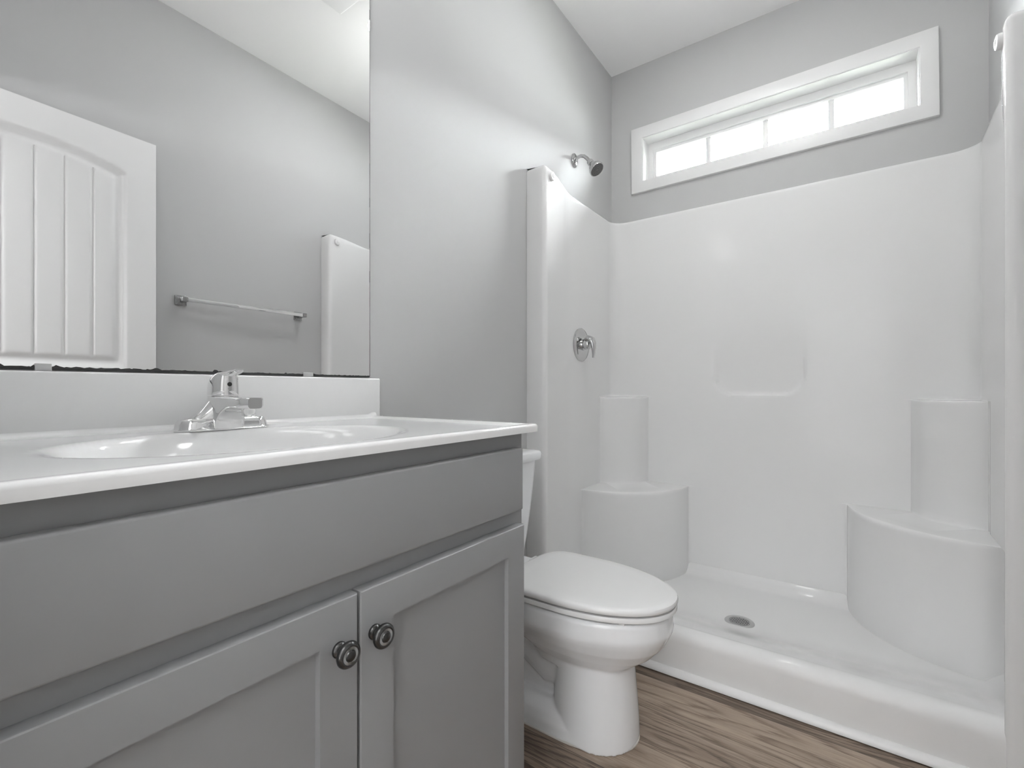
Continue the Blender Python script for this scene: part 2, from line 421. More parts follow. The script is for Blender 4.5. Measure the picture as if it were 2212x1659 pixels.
def spline(ctrl, per=24):
    """uniform cubic B-spline through soft control points, clamped at its ends"""
    c = [ctrl[0]] * 2 + list(ctrl) + [ctrl[-1]] * 2; out = []
    for k in range(len(c) - 3):
        p0, p1, p2, p3 = c[k:k + 4]
        for i in range(per):
            t = i / per
            w_ = ((1 - t) ** 3 / 6, (3 * t ** 3 - 6 * t * t + 4) / 6, (-3 * t ** 3 + 3 * t * t + 3 * t + 1) / 6, t ** 3 / 6)
            out.append(tuple(sum(w_[m] * q_[d] for m, q_ in enumerate((p0, p1, p2, p3))) for d in (0, 1)))
    out.append(tuple(c[-1]))
    return out
def plan(L, R, fl):
    """(a along the back wall, b along the side wall) outline of a rounded corner block with flared tips"""
    pts = [(0.0, L), (0.0, L - fl * 0.5), (R * 0.035, R + fl * 0.25)]
    pts += [(R * 1.04 * math.sin(q), R * 1.04 * math.cos(q)) for q in [math.radians(d) for d in (11, 25, 38, 52, 65, 79)]]
    pts += [(R + fl * 0.25, R * 0.035), (L - fl * 0.5, 0.0), (L, 0.0)]
    sp = spline(pts); acc = [0.0]
    for u, v in zip(sp, sp[1:]): acc.append(acc[-1] + math.hypot(v[0] - u[0], v[1] - u[1]))
    return sp, acc
SEAT_PLAN = (0.435, plan(0.435, 0.382, 0.075)); COL_PLAN = (0.222, plan(0.222, 0.174, 0.070))
def corner_push(x, y, pl, f):
    L, (sp, acc) = pl
    for (cx, cy), sg in CORNERS:
        a, b_ = abs(x - cx), cy - y
        if a > 0.62 or b_ > 0.62 or b_ < -0.01: continue
        s_ = (L - (b_ - a)) / (2 * L)
        if not 0 < s_ < 1: continue
        want = s_ * acc[-1]; k = 0
        while k < len(acc) - 2 and acc[k + 1] < want: k += 1
        t = (want - acc[k]) / max(1e-9, acc[k + 1] - acc[k])
        qa = sp[k][0] + (sp[k + 1][0] - sp[k][0]) * t; qb = sp[k][1] + (sp[k + 1][1] - sp[k][1]) * t
        return (cx + sg * qa - x) * f, (cy - qb - y) * f
    return 0.0, 0.0
SEAT_Z, SHELF_Z = 0.489, 0.937
# (z, seat weight, column weight) from the floor up: bulging seat, narrower column above it, small shelf on the column
prof_z = [(z, 1.0, 0.0) for z in frange(0.004, 0.44, 12)] + [(0.462, 1.0, 0.0), (0.472, 1.0, 0.0), (0.478, 0.998, 0.0), (0.483, 0.992, 0.0), (0.4865, 0.981, 0.0), (0.4886, 0.966, 0.0), (0.4890, 0.94, 0.0), (0.4894, 0.80, 0.0)]
prof_z += [(0.4900, 0.0, 1.16), (0.4925, 0.0, 1.10), (0.498, 0.0, 1.05), (0.507, 0.0, 1.015), (0.52, 0.0, 1.0)] + [(z, 0.0, 1.0) for z in frange(0.56, 0.90, 9)]
prof_z += [(0.918, 0.0, 1.0), (0.927, 0.0, 1.0), (0.932, 0.0, 0.992), (0.9352, 0.0, 0.975), (0.9364, 0.0, 0.94), (0.9368, 0.0, 0.82), (0.9374, 0.0, 0.10), (0.941, 0.0, 0.03), (0.948, 0.0, 0.0)]
prof_z += [(z, 0, 0) for z in frange(0.956, 1.32, 40) + frange(1.36, 1.84, 11) + [1.865, 1.878]]
rows = []
n = len(pth)
nrm = []
for i in range(n):
    a = Vector(pth[max(i - 1, 0)]); c = Vector(pth[min(i + 1, n - 1)]); d = (c - a).normalized(); nrm.append(Vector((-d.y, d.x)))
# outward = away from the stall's middle
for i in range(n):
    mid = Vector((0.75, 2.0)) - Vector(pth[i])
    if nrm[i].dot(mid) > 0: nrm[i] = -nrm[i]
    if i < 4 or i > n - 5: nrm[i] = Vector((0, 1))
for z, sw, cw in prof_z:
    row = []
    for p in pth:
        x = p[0] + (side_shift(p[1], z) if p[0] < 0.75 else -side_shift(p[1], z)); y = p[1]
        if p[1] > BK - 1e-4: y += niche(p[0], z)
        if sw > 0: dx, dy = corner_push(p[0], p[1], SEAT_PLAN, sw); x += dx; y += dy
        if cw > 0: dx, dy = corner_push(p[0], p[1], COL_PLAN, cw); x += dx; y += dy
        row.append((x, y, z))
    rows.append(row)
for k in range(1, 6):
    a = k / 5 * PI / 2; r = 0.017
    rows.append([(p[0] + (side_shift(p[1], 2.0) if p[0] < 0.75 else -side_shift(p[1], 2.0)) + nrm[i].x * r * (1 - math.cos(a)), p[1] + nrm[i].y * r * (1 - math.cos(a)), TOP - r + r * math.sin(a)) for i, p in enumerate(pth)])
def clampw(p, y):
    return p
last = rows[-1]
ext = []
for i, p in enumerate(last):
    x, y, z = p
    if i < 4: ext.append((x, 1.70, z)); continue
    if i > n - 5: ext.append((x, 1.70, z)); continue
    nx = nrm[i]
    # run the top lip out to the wall
    cand = []
    if nx.x < -1e-3: cand.append((x - 0.0005) / -nx.x)
    if nx.x > 1e-3: cand.append((WR(y) - 0.003 - x) / nx.x)
    if nx.y > 1e-3: cand.append((D - 0.0005 - y) / nx.y)
    t = max(0.0, min(cand)) if cand else 0.02
    ext.append((x + nx.x * t, y + nx.y * t, z))
rows.append(ext)
vsx = [v for r in rows for v in r]; fsx = []
for k in range(len(rows) - 1):
    for i in range(n - 1): fsx.append((k * n + i, k * n + i + 1, (k + 1) * n + i + 1, (k + 1) * n + i))
P('surround', MB().data(vsx, fsx), M['acrylic'], st, angle=40)
# pan with threshold
def pan_z(x, y):
    z = 0.060 - 0.010 * math.exp(-((x - 0.74) ** 2 + (y - 2.06) ** 2) / 0.10)
    z += 0.095 * (1 - smooth(1.640, 2.06, y))
    e = min(x - 0.02, WR(y) - 0.02 - x, 2.475 - y)
    z += 0.05 * (1 - smooth(0.0, 0.07, e)) ** 2 * smooth(1.66, 1.72, y)
    return z
xs = frange(0.004, WR(1.64) - 0.004, 60); ys = frange(1.682, 2.475, 62)
prow = [[(x, 1.640, 0.004) for x in xs], [(x, 1.641, 0.06) for x in xs], [(x, 1.642, 0.113) for x in xs]]
for a in frange(0, PI / 2, 7)[1:]:
    prow.append([(x, 1.642 + 0.040 * (1 - math.cos(a)), 0.113 + 0.040 * math.sin(a)) for x in xs])
for y in ys[1:]: prow.append([(x, y, pan_z(x, y)) for x in xs])
vp = [v for r in prow for v in r]; fp = []
for k in range(len(prow) - 1):
    for i in range(len(xs) - 1): a = k * len(xs) + i; fp.append((a, a + 1, a + len(xs) + 1, a + len(xs)))
P('pan', MB().data(vp, fp), M['acrylic'], st, angle=60)
# round white rod-holder caps
def cap(x, y, z, sgn):
    m = tr(x, y, z) @ rotm('Y', 90 * sgn)
    b = MB().lathe([(0.019, -0.004), (0.019, 0.006), (0.0175, 0.010), (0.014, 0.0115)], 36, m)
    b.box((-0.006, -0.006, 0.008), (0.006, 0.006, 0.0135), 0.0015, 2, m)
    return P('round_cap', b, M['trim'], st)
cap(0.0915, 1.683, 1.857, 1); cap(WR(1.683) - 0.0915, 1.683, 1.855, -1)

# drain strainer
dr = thing('shower_drain', 'round steel strainer set in the shower pan floor', 'drain', (0.738, 2.060, 0.051))
dz = pan_z(0.738, 2.06)
mD = tr(0.738, 2.060, dz)
P('strainer_rim', MB().lathe([(0.0545, -0.002), (0.0545, 0.0015), (0.0525, 0.003), (0.0385, 0.0028), (0.0370, 0.0008), (0.0370, -0.003), (0.0545, -0.003)], 48, mD, cap=False), M['steel'], dr)
P('drain_hole', MB().lathe([(0.0375, -0.002), (0.0375, 0.0005)], 40, mD), M['black'], dr)
b = MB(); rg = 0.0365
for axis in (0, 1):
    for k in range(-3, 4):
        off = (k + 0.5) * 0.0105 - 0.00525
        L_ = math.sqrt(max(0.0, rg * rg - off * off))
        if L_ < 0.004: continue
        if axis: b.box((-L_, off - 0.0023, 0.0003), (L_, off + 0.0023, 0.0026), 0, 1, mD @ rotm('Z', 40))
        else: b.box((off - 0.0023, -L_, 0.0003), (off + 0.0023, L_, 0.0026), 0, 1, mD @ rotm('Z', 40))
P('grate', b, M['steel'], dr)

# shower head
sh = thing('showerhead', 'chrome shower head on a short curved arm above the surround', 'shower head', (0, 2.055, 2.105))
m0 = tr(0, 2.055, 2.105)
b = MB(); rr = []
for r, h in ((1.0, 0.0), (1.0, 0.004), (0.93, 0.009), (0.70, 0.013), (0.42, 0.0155), (0.2, 0.016)):
    rr.append([(h, 2.050 + 0.026 * r * math.cos(a), 2.093 + 0.035 * r * math.sin(a)) for a in frange(0, 2 * PI, 41)[:-1]])
b.rings(rr); P('wall_flange', b, M['nickel'], sh)
arm = [(0.004, 2.050, 2.096), (0.022, 2.050, 2.103), (0.040, 2.049, 2.105), (0.058, 2.048, 2.098), (0.074, 2.047, 2.082), (0.092, 2.045, 2.058)]
P('arm', MB().tube(arm, 0.0085, 20), M['nickel'], sh)
hd = Vector((0.62, -0.10, -0.78)).normalized()
q = Vector((0, 0, 1)).rotation_difference(hd).to_matrix().to_4x4()
mh = tr(0.0885, 2.045, 2.062) @ q @ Matrix.Scale(1.12, 4)
P('head', MB().lathe([(0.010, -0.006), (0.0135, 0.0), (0.0145, 0.010), (0.013, 0.016), (0.016, 0.022), (0.026, 0.038), (0.0315, 0.050), (0.0325, 0.058), (0.0315, 0.0605), (0.0295, 0.0600), (0.029, 0.057)], 44, mh), M['nickel'], sh)
b = MB().lathe([(0.0297, 0.0565), (0.0297, 0.0596), (0.026, 0.0603), (0.002, 0.0603)], 44, mh)
P('nozzle_face', b, M['chrome_dark'], sh)
b = MB()
for ring_r, cnt in ((0.0245, 26), (0.019, 20), (0.0135, 14), (0.0075, 8)):
    for k in range(cnt):
        a = 2 * PI * k / cnt
        b.lathe([(0.0013, 0.0), (0.0012, 0.0012), (0.0006, 0.0016)], 8, mh @ tr(ring_r * math.cos(a), ring_r * math.sin(a), 0.0600))
P('nozzle', b, M['black'], sh)
sh.children[-1]['kind'] = 'stuff'

# shower valve
sv = thing('shower_valve', 'chrome round valve plate with curved lever on the left shower wall', 'shower valve', (IN, 2.055, 1.195))
mv = tr(IN + 0.0006, 2.058, 1.193) @ rotm('Y', 90)
P('escutcheon', MB().lathe([(0.081, 0.0), (0.081, 0.003), (0.077, 0.007), (0.060, 0.0105), (0.032, 0.013), (0.028, 0.013)], 64, mv), M['nickel'], sv)
P('hub', MB().lathe([(0.027, 0.011), (0.027, 0.020), (0.0235, 0.022), (0.0235, 0.044), (0.021, 0.048)], 40, mv), M['nickel'], sv)
hp = [(0.030, 0, 0.016), (0.044, 0, 0.022), (0.058, 0, 0.017), (0.067, 0, 0.000), (0.070, 0, -0.024), (0.070, 0, -0.048), (0.068, 0, -0.070)]
hp = [(IN + p[0], 2.057, 1.198 + p[2]) for p in hp]
P('lever', MB().tube(hp, [(0.019, 0.013), (0.024, 0.017), (0.025, 0.017), (0.021, 0.014), (0.016, 0.010), (0.0125, 0.007), (0.010, 0.004)], 24), M['nickel'], sv)

# ------------------------------------------------------------------ vanity cabinet
FACE = 0.528; VY0, VY1 = -0.014, 0.828; VTOP = 0.889
vc = thing('vanity_cabinet', 'grey painted vanity cabinet with two shaker doors and dark knobs', 'cabinet', (0.27, 0.407, 0))
b = MB()
b.box((0.002, VY0, 0.0), (FACE - 0.02, VY0 + 0.016, VTOP)); b.box((0.002, VY1 - 0.016, 0.0), (FACE - 0.02, VY1, VTOP))
b.box((0.002, VY0, 0.10), (FACE - 0.02, VY1, 0.116)); b.box((0.002, VY0 + 0.01, 0.116), (0.008, VY1 - 0.01, VTOP - 0.16))
b.box((FACE - 0.085, VY0 + 0.01, 0.0), (FACE - 0.07, VY1 - 0.01, 0.10))
P('carcass', b, M['cabinet'], vc)
b = MB()
b.box((FACE - 0.02, VY0, 0.10), (FACE, VY0 + 0.04, VTOP)); b.box((FACE - 0.02, VY1 - 0.04, 0.10), (FACE, VY1, VTOP))
b.box((FACE - 0.02, VY0 + 0.04, 0.852), (FACE, VY1 - 0.04, VTOP)); b.box((FACE - 0.02, VY0 + 0.04, 0.685), (FACE, VY1 - 0.04, 0.745)); b.box((FACE - 0.02, VY0 + 0.04, 0.10), (FACE, VY1 - 0.04, 0.14))
b.box((FACE - 0.02, 0.385, 0.14), (FACE, 0.429, 0.685))
P('face_frame', b, M['cabinet'], vc)
P('drawer_front', MB().box((FACE + 0.0005, 0.008, 0.7315), (FACE + 0.020, 0.8055, 0.8585), 0.0035, 3), M['cabinet'], vc)
def shaker(y0, y1, z0, z1):
    x0, x1 = FACE + 0.0005, FACE + 0.020; w_ = 0.0575
    t = MB()
    # ring of the frame with bevelled outer edge, recessed panel inside
    B_ = 0.0035
    def rect(y0, y1, z0, z1, x): return [(x, y0, z0), (x, y1, z0), (x, y1, z1), (x, y0, z1)]
    rr = [rect(y0, y1, z0, z1, x0)]
    for a in frange(0, PI / 2, 4):
        o_ = B_ * (1 - math.sin(a)) if False else B_ * (1 - math.cos(a))
        rr.append(rect(y0 + o_, y1 - o_, z0 + o_, z1 - o_, x1 - B_ + B_ * math.sin(a)))
    rr.append(rect(y0 + w_, y1 - w_, z0 + w_ - 0.004, z1 - w_ + 0.004, x1))
    rr.append(rect(y0 + w_ + 0.0012, y1 - w_ - 0.0012, z0 + w_ - 0.0028, z1 - w_ + 0.0028, x1 - 0.0085))
    t.rings(rr); return t
doors = []
for (y0, y1, ky) in ((0.0105, 0.4035, 0.3735), (0.4075, 0.8105, 0.4305)):
    d_ = P('cabinet_door', shaker(y0, y1, 0.128, 0.7005), M['cabinet'], vc, angle=25); doors.append(d_)
    mk = tr(FACE + 0.0195, ky, 0.6365) @ rotm('Y', 90)
    kb = MB().lathe([(0.0105, 0.0), (0.0108, 0.002), (0.0098, 0.0045), (0.0070, 0.0065), (0.0062, 0.010), (0.0072, 0.0135), (0.0115, 0.0155), (0.0160, 0.0175), (0.0172, 0.0200), (0.0170, 0.0225),
                     (0.0152, 0.0255), (0.0128, 0.0268), (0.0112, 0.0262), (0.0104, 0.0250), (0.0080, 0.0250), (0.0074, 0.0258), (0.0066, 0.0275), (0.0040, 0.0287), (0.0010, 0.0290)], 44, mk)
    k_ = P('knob', kb, M['pewter'], d_)
    k_['label'] = 'dark pewter knob with rope-pattern ring'
    rb = MB()
    for k in range(38):
        a = 2 * PI * k / 38
        rb.box((-0.0022, -0.00042, -0.0008), (0.0022, 0.00042, 0.0008), 0.0003, 1, mk @ rotm('Z', math.degrees(a)) @ tr(0.0094, 0, 0.0256) @ rotm('Z', 32))
    # the raised rope ring belongs to the knob
    ro = rb.build('knob_rope', M['pewter_hi'])
    me = k_.data; me.materials.append(M['pewter_hi'])
    bmx = bmesh.new(); bmx.from_mesh(me); nf = len(bmx.faces); bmx.from_mesh(ro.data); bmx.faces.ensure_lookup_table()
    for f in bmx.faces[nf:]: f.material_index = 1
    bmx.to_mesh(me); bmx.free(); rm = ro.data; bpy.data.objects.remove(ro); bpy.data.meshes.remove(rm)

# ------------------------------------------------------------------ vanity top with moulded basin
vt = thing('sink_countertop', 'glossy white sink countertop with oval basin and backsplash on grey vanity', 'countertop', (0.28, 0.407, 0.889))
CY0, CY1, CX1 = -0.028, 0.852, 0.556; DECK = 0.9005
def deck_z(x, y):
    z = DECK
    e = math.hypot((x - 0.300) / 0.168, (y - 0.395) / 0.235)
    if e < 1.12:
        dd = 1.12 - e
        z -= 0.118 * (smooth(0.0, 1.0, min(1.0, dd / 0.62)) ** 0.8) * 1.0
    z += 0.0055 * smooth(CX1 - 0.032, CX1 - 0.014, x)
    z = max(z, DECK - 0.125)
    if y > CY1 - 0.03 : z = max(z, DECK + 0.0055 * smooth(CY1 - 0.030, CY1 - 0.012, y))
    r = 0.014
    if x < 0.020 + r:
        z += r - math.sqrt(max(0.0, r * r - (0.020 + r - x) ** 2))
    return z
xs = [0.0205, 0.0215, 0.023, 0.0255, 0.029, 0.034] + frange(0.042, 0.520, 62) + frange(0.525, CX1 - 0.006, 9)
ys = frange(CY0, 0.80, 96) + frange(0.806, CY1 - 0.006, 10)
nx, ny = len(xs), len(ys)
vs = [(x, y, deck_z(x, y)) for y in ys for x in xs]; fs = []
for j in range(ny - 1):
    for i in range(nx - 1): a = j * nx + i; fs.append((a, a + 1, a + nx + 1, a + nx))
# rounded border: front (x), right end (y max), then back and left straight down
per = [(i, 0) for i in range(nx)] + [(nx - 1, j) for j in range(1, ny)] + [(i, ny - 1) for i in range(nx - 2, -1, -1)] + [(0, j) for j in range(ny - 2, 0, -1)]
loops = [[j * nx + i for i, j in per]]
for a in frange(0, PI / 2, 5)[1:] + ['b']:
    lp = []
    for i, j in per:
        x, y, z = vs[j * nx + i]
        r = 0.006
        ox = 1.0 if i == nx - 1 else 0.0; oy = 1.0 if j == ny - 1 else 0.0
        if ox and oy: ox = oy = 0.7071
        if i == 0: ox = 0; oy = 0 if j != ny - 1 else 1.0
        if a == 'b': p = (x + ox * r * 0.92, y + oy * r * 0.92, 0.8895)
        else: p = (x + ox * r * math.sin(a), y + oy * r * math.sin(a), min(z, DECK + 0.02) - r * (1 - math.cos(a)))
        vs.append(p); lp.append(len(vs) - 1)
    loops.append(lp)
for A, B_ in zip(loops, loops[1:]):
    m_ = len(A)
    for k in range(m_): fs.append((A[k], A[(k + 1) % m_], B_[(k + 1) % m_], B_[k]))
P('counter_slab', MB().data(vs, fs), M['marble'], vt, angle=50)
P('backsplash', MB().box((0.0005, CY0, 0.8895), (0.0208, CY1 + 0.014, 1.0095), 0.004, 3), M['marble'], vt)
mdr = tr(0.300, 0.395, DECK - 0.1245)
P('sink_drain', MB().lathe([(0.031, 0.0), (0.031, 0.003), (0.026, 0.005), (0.022, 0.002), (0.021, 0.005), (0.003, 0.007)], 32, mdr), M['chrome'], vt)

# ------------------------------------------------------------------ faucet
FX, FY = 0.088, 0.4275; FZ = DECK + 0.0006
fa = thing('faucet', 'chrome single-lever faucet on the white vanity top', 'faucet', (FX, FY, FZ))
b = MB()
def stadium(hy, hx, n=14):
    pts = []
    for a in frange(-PI / 2, PI / 2, n): pts.append((FX + hx * math.sin(a), FY + hy - hx + hx * math.cos(a)))
    for a in frange(PI / 2, 3 * PI / 2, n): pts.append((FX + hx * math.sin(a), FY - hy + hx + hx * math.cos(a)))
    return pts
rr = []
for hy, hx, z in ((0.0845, 0.0275, 0.0), (0.085, 0.028, 0.002), (0.0832, 0.0265, 0.004), (0.0815, 0.0258, 0.012), (0.0785, 0.0245, 0.019), (0.075, 0.0215, 0.0225), (0.068, 0.015, 0.0235)):
    rr.append([(p[0], p[1], FZ + z) for p in stadium(hy, hx)])
b.rings(rr)
# ramps rising from the ends to the column, and the column itself: sections along y
rr = []
for u in frange(-1, 1, 25):
    y = FY + 0.066 * u
    t = abs(u)
    hgt = min(0.064, 0.021 + 0.034 * (max(0.0, 0.068 - 0.066 * t) / 0.040) ** 1.6)
    hw = 0.0205 + 0.004 * (1 - t)
    sec = []
    for a in frange(0, PI, 13):
        sec.append((FX - hw * math.cos(a) * (0.92 + 0.08 * abs(math.cos(a))), y, FZ + 0.008 + (hgt - 0.008) * (math.sin(a) ** 0.55)))
    rr.append(sec)
b.rings(rr)
b.lathe([(0.0275, 0.004), (0.0272, 0.030), (0.0268, 0.050), (0.0268, 0.0655)], 36, tr(FX, FY, FZ))
# spout: sections along x, arched underside
rr = []
for u in frange(0, 1, 33):
    x = FX + 0.004 + 0.123 * u
    top = 0.0655 - 0.003 * u
    low = 0.001 + 0.042 * math.sqrt(max(0.0, 1 - min(1.0, max(0.0, 0.056 - (x - FX - 0.0275)) / 0.056) ** 2))
    hw = 0.0275 - 0.0040 * smooth(0, 0.6, u)
    tip = 1.0
    if u > 0.80: tip = math.sqrt(max(0.0, 1 - ((u - 0.80) / 0.20) ** 2 * 0.72))
    hw *= tip; sec = []
    r_ = 0.005
    for (sy, sz, a0) in ((1, 0, -90), (1, 1, 0), (-1, 1, 90), (-1, 0, 180)):
        for a in (a0, a0 + 30, a0 + 60, a0 + 90):
            aa = math.radians(a)
            cyy = sy * (hw - r_); czz = (low + r_) if sz == 0 else (top - r_)
            sec.append((x, FY + cyy + r_ * math.cos(aa), FZ + czz + r_ * math.sin(aa)))
    rr.append(sec)
b.rings(rr)
P('spout_body', b, M['chrome'], fa, angle=38)
ax_ = FX + 0.103
P('aerator', MB().lathe([(0.0125, 0.0475), (0.0125, 0.0395), (0.0118, 0.0365), (0.0118, 0.0290), (0.0098, 0.0285), (0.0092, 0.0305)], 32, tr(ax_, FY, FZ)), M['chrome'], fa)
# handle: dome leaning back into a forward lever
b = MB(); rr = []
for k, (z, rx, ry, dx) in enumerate(((0.0672, 0.0270, 0.0270, 0.0), (0.0685, 0.0275, 0.0275, 0.0), (0.080, 0.0272, 0.0272, 0.0), (0.090, 0.0258, 0.0262, 0.0015), (0.099, 0.0225, 0.0240, 0.0045), (0.106, 0.0180, 0.0205, 0.009), (0.1105, 0.012, 0.015, 0.014), (0.1125, 0.004, 0.006, 0.020))):
    rr.append([(FX + dx + rx * math.cos(a), FY + ry * math.sin(a), FZ + z) for a in frange(0, 2 * PI, 37)[:-1]])
b.rings(rr)
lv = [(FX - 0.004, FY, FZ + 0.1010), (FX + 0.012, FY, FZ + 0.1060), (FX + 0.030, FY, FZ + 0.1085), (FX + 0.046, FY, FZ + 0.1105), (FX + 0.058, FY, FZ + 0.1130), (FX + 0.066, FY, FZ + 0.1150)]
b.tube(lv, [(0.015, 0.004), (0.017, 0.005), (0.0165, 0.0042), (0.0145, 0.0032), (0.0115, 0.0026), (0.007, 0.0018)], 20)
P('handle', b, M['chrome'], fa, angle=45)
mdot = tr(FX + 0.0268, FY, FZ + 0.088) @ rotm('Y', 90)
P('temperature_dot', MB().lathe([(0.0042, -0.003), (0.0042, 0.0008), (0.003, 0.0012)], 20, mdot), M['dot'], fa)
P('lift_rod', MB().tube([(FX - 0.040, FY - 0.0, FZ + 0.0), (FX - 0.040, FY - 0.0, FZ + 0.066)], 0.0026, 12).lathe([(0.0026, 0.0), (0.0052, 0.003), (0.0056, 0.007), (0.004, 0.0105), (0.001, 0.0115)], 18, tr(FX - 0.040, FY, FZ + 0.066)), M['chrome'], fa)

# ------------------------------------------------------------------ mirror
MX = 0.008; MZ0, MZ1, MY1 = 1.0150, 2.10, 0.8400
mi = thing('wall_mirror', 'large frameless wall mirror above the vanity backsplash', 'mirror', (0, 0.42, MZ0))
P('glass', MB().box((0.0028, CY0 + 0.004, MZ0), (MX, MY1, MZ1)), M['mirror'], mi)
P('backing', MB().box((0.0005, CY0 + 0.004, MZ0 - 0.0025), (0.0030, MY1 + 0.001, MZ1)), M['mirror_edge'], mi)
# ragged desilvered line along the bottom and the right edge
pts = []; y = CY0 + 0.005
while y < MY1 - 0.001:
    hgt = 0.0012 + 0.0016 * random.random() ** 2.5 + (0.003 if random.random() < 0.03 else 0)
    hgt *= 1.15 - 0.45 * smooth(0.3, 0.8, y)
    pts.append((y, MZ0 + hgt)); y += 0.0015 + 0.006 * random.random()
pts.append((MY1 - 0.0005, MZ0 + 0.001))
poly = [(CY0 + 0.005, MZ0 - 0.0035)] + pts + [(MY1 - 0.0005, MZ0 - 0.0035)]
def strip(poly_top, zlow):
    vs = []; fs = []
    for (yy, zz) in poly_top: vs += [(MX + 0.0003, yy, zlow), (MX + 0.0003, yy, zz), (MX - 0.004, yy, zlow), (MX - 0.004, yy, zz)]
    for k in range(len(poly_top) - 1):
        a = 4 * k; c = a + 4
        fs += [(a, c, c + 1, a + 1), (a + 1, c + 1, c + 3, a + 3), (a + 2, a, c, c + 2)] if False else [(a, c, c + 1, a + 1), (a + 1, c + 1, c + 3, a + 3), (a, a + 2, c + 2, c)]
    return vs, fs
b = MB(); v_, f_ = strip(pts, MZ0 - 0.0022); b.data(v_, f_)
z = MZ0
while z < MZ1 - 0.03:
    dz_ = 0.02 + 0.05 * random.random()
    w2 = 0.0007 + (0.0009 * random.random() if random.random() < 0.6 else 0)
    b.box((MX - 0.004, MY1 - w2, z), (MX + 0.0003, MY1 + 0.0003, min(z + dz_, MZ1))); z += dz_
P('worn_edge', b, M['mirror_edge'], mi)
for (y0, y1, hz) in ((0.1745, 0.1950, 0.0070), (0.6415, 0.6680, 0.0060)):
    b = MB(); b.box((MX + 0.0004, y0, MZ0 - 0.0052), (MX + 0.0030, y1, MZ0 + hz), 0.0012, 3); b.box((0.004, y0, MZ0 - 0.0053), (MX + 0.002, y1, MZ0 - 0.0030))
    P('clip', b, M['clip'], mi)

# ------------------------------------------------------------------ toilet
TY = 1.262
tl = thing('toilet', 'white two-piece toilet with closed lid between vanity and shower', 'toilet', (0.35, TY, 0))
def egg(xb, xf, xc, w_, z, n=56, pf=2.15, pb=2.6):
    pts = []
    for i in range(n):
        a = 2 * PI * i / n; c, s = math.cos(a), math.sin(a)
        p = pf if c >= 0 else pb
        A = (xf - xc) if c >= 0 else (xc - xb)
        pts.append((xc + A * math.copysign(abs(c) ** (2 / p), c), TY + w_ * math.copysign(abs(s) ** (2 / p), s), z))
    return pts
b = MB()
# bowl
b.rings([egg(0.30, 0.594, 0.47, 0.088, 0.185), egg(0.285, 0.604, 0.47, 0.096, 0.212), egg(0.262, 0.630, 0.465, 0.112, 0.231), egg(0.238, 0.662, 0.46, 0.134, 0.256), egg(0.222, 0.690, 0.455, 0.156, 0.288), egg(0.213, 0.7055, 0.45, 0.1695, 0.316), egg(0.210, 0.7105, 0.45, 0.1735, 0.328),
         egg(0.208, 0.7120, 0.45, 0.1745, 0.336), egg(0.206, 0.7085, 0.45, 0.1725, 0.372), egg(0.206, 0.702, 0.45, 0.167, 0.380)])
# front column
b.rings([egg(0.372, 0.617, 0.50, 0.113, 0.0), egg(0.375, 0.615, 0.50, 0.111, 0.05), egg(0.378, 0.610, 0.50, 0.106, 0.12), egg(0.380, 0.604, 0.50, 0.101, 0.19), egg(0.38, 0.602, 0.50, 0.099, 0.24)])
# low foot running back to the wall
b.rings([egg(0.10, 0.616, 0.42, 0.115, 0.0, pb=4), egg(0.10, 0.614, 0.42, 0.113, 0.03, pb=4), egg(0.11, 0.58, 0.42, 0.104, 0.055, pb=4), egg(0.13, 0.50, 0.42, 0.075, 0.075, pb=4)])
# trapway
b.tube([(0.44, TY, 0.17), (0.36, TY, 0.155), (0.30, TY, 0.19), (0.25, TY, 0.225), (0.20, TY, 0.20), (0.18, TY, 0.12), (0.19, TY, 0.03)], [0.075, 0.074, 0.072, 0.068, 0.066, 0.064, 0.066], 24)
b.box((0.16, TY - 0.05, 0.02), (0.40, TY + 0.05, 0.28))
# rear deck under the tank
b.rings([egg(0.04, 0.30, 0.16, 0.095, 0.27, pb=5, pf=3), egg(0.03, 0.30, 0.16, 0.12, 0.33, pb=6, pf=3), egg(0.03, 0.30, 0.16, 0.135, 0.385, pb=6, pf=3)])
P('bowl', b, M['ceramic'], tl, remesh=0.004, smooth_it=3)
def lid_outline(scale, z):
    pts = []
    xc = 0.435
    for i in range(64):
        a = 2 * PI * i / 64; c, s = math.cos(a), math.sin(a)
        if c >= 0: x = xc + 0.289 * abs(c) ** (2 / 2.1); y = 0.176 * math.copysign(abs(s) ** (2 / 2.1), s)
        else: x = xc - 0.193 * abs(c) ** (2 / 7.0); y = 0.176 * math.copysign(abs(s) ** (2 / 3.4), s)
        pts.append((xc + (x - xc) * scale, TY + y * scale, z))
    return pts
P('seat_ring', MB().rings([lid_outline(0.94, 0.3855), lid_outline(0.985, 0.3860), lid_outline(0.993, 0.388), lid_outline(0.993, 0.3965), lid_outline(0.985, 0.3997), lid_outline(0.93, 0.4003)]), M['seat'], tl)
P('seat_lid', MB().rings([lid_outline(0.94, 0.4055), lid_outline(0.992, 0.4058), lid_outline(1.0, 0.409), lid_outline(1.0, 0.414), lid_outline(0.993, 0.4185), lid_outline(0.975, 0.4215), lid_outline(0.93, 0.4235), lid_outline(0.75, 0.4255), lid_outline(0.4, 0.427)]), M['seat'], tl)
for sgn in (1, -1):
    P('lid_hinge', MB().box((0.222, TY + sgn * 0.075 - 0.02, 0.380), (0.252, TY + sgn * 0.075 + 0.02, 0.413), 0.006, 3), M['seat'], tl)
    P('seat_bumper', MB().box((0.615, TY + sgn * 0.118 - 0.009, 0.379), (0.633, TY + sgn * 0.118 + 0.009, 0.386), 0.003, 2), M['seat'], tl)
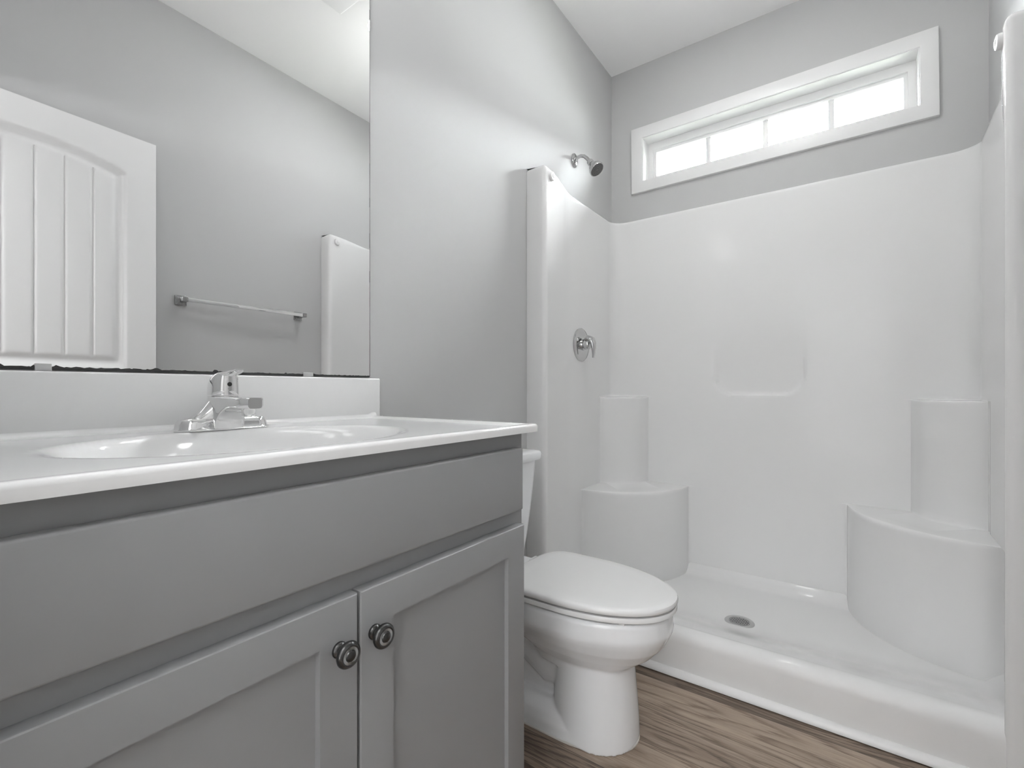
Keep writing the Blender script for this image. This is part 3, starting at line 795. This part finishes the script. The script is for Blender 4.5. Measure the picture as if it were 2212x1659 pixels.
def rrect(x0, x1, hy, r, z, n=6):
    pts = []
    for (cx, cy, a0) in ((x1 - r, TY + hy - r, 0), (x0 + r, TY + hy - r, 90), (x0 + r, TY - hy + r, 180), (x1 - r, TY - hy + r, 270)):
        for k in range(n): a = math.radians(a0 + 90 * k / (n - 1)); pts.append((cx + r * math.cos(a), cy + r * math.sin(a), z))
    return pts
P('tank', MB().rings([rrect(0.035, 0.160, 0.118, 0.035, 0.386), rrect(0.032, 0.168, 0.130, 0.038, 0.400), rrect(0.028, 0.176, 0.140, 0.04, 0.46), rrect(0.024, 0.184, 0.150, 0.04, 0.55), rrect(0.021, 0.191, 0.159, 0.04, 0.64), rrect(0.019, 0.196, 0.166, 0.04, 0.732)]), M['ceramic'], tl)
P('tank_lid', MB().rings([rrect(0.016, 0.200, 0.170, 0.04, 0.7315), rrect(0.012, 0.211, 0.179, 0.042, 0.7335), rrect(0.010, 0.214, 0.182, 0.044, 0.740), rrect(0.010, 0.214, 0.182, 0.044, 0.753), rrect(0.012, 0.211, 0.179, 0.042, 0.7590), rrect(0.018, 0.205, 0.173, 0.038, 0.7620), rrect(0.04, 0.18, 0.15, 0.03, 0.7632)]), M['ceramic'], tl)
P('caulk_line', MB().rings([egg(0.098, 0.6195, 0.42, 0.1175, 0.0005, pb=4), egg(0.098, 0.6190, 0.42, 0.117, 0.004, pb=4)]), M['caulk'], tl)

# ------------------------------------------------------------------ towel bar on the right wall (seen in the mirror)
tb = thing('towel_bar', 'chrome square towel bar on the wall beside the door, seen in the mirror', 'towel bar', (WR(1.2), 1.2, 1.39))
BX = 1.423
for y in (0.897, 1.485):
    xw = WR(y)
    ry = 0.0235
    b = MB()
    b.box((xw - 0.009, y - ry, 1.394 - ry), (xw + 0.002, y + ry, 1.394 + ry), 0.002, 2)
    b.box((xw - 0.014, y - 0.018, 1.394 - 0.018), (xw - 0.008, y + 0.018, 1.394 + 0.018), 0.002, 2)
    b.box((BX - 0.012, y - 0.011, 1.394 - 0.011), (xw - 0.012, y + 0.011, 1.394 + 0.011), 0.002, 2)
    P('wall_bracket', b, M['dark_chrome'], tb)
P('bar', MB().box((BX - 0.009, 0.883, 1.385), (BX + 0.009, 1.498, 1.403), 0.002, 2), M['chrome'], tb)

# ------------------------------------------------------------------ ceiling exhaust vent (its corner shows in the mirror)
cv = thing('ceiling_vent', 'white square ceiling vent cover, its corner just visible in the mirror', 'vent', (0.71, 1.19, CEIL))
vx0, vx1, vy0, vy1 = 0.575, 0.855, 1.053, 1.333
def taper(z0, z1, in0, in1):
    r = lambda i, z: [(vx0 + i, vy0 + i, z), (vx1 - i, vy0 + i, z), (vx1 - i, vy1 - i, z), (vx0 + i, vy1 - i, z)]
    return [r(in0, z0), r(in1, z1)]
P('mounting_frame', MB().rings(taper(CEIL + 0.001, CEIL - 0.004, 0.0, 0.0)), M['trim'], cv)
P('cover', MB().rings(taper(CEIL - 0.0225, CEIL - 0.026, 0.010, 0.016)).rings(taper(CEIL - 0.004, CEIL - 0.021, 0.03, 0.03)), M['trim'], cv)
b = MB()
for k in range(3):
    zz = CEIL - 0.0075 - 0.005 * k
    b.rings(taper(zz, zz - 0.0022, 0.004 + 0.002 * k, 0.005 + 0.002 * k))
P('louvre', b, M['trim'], cv)
P('duct_opening', MB().rings(taper(CEIL - 0.0043, CEIL - 0.0215, 0.024, 0.026)), M['mirror_edge'], cv)
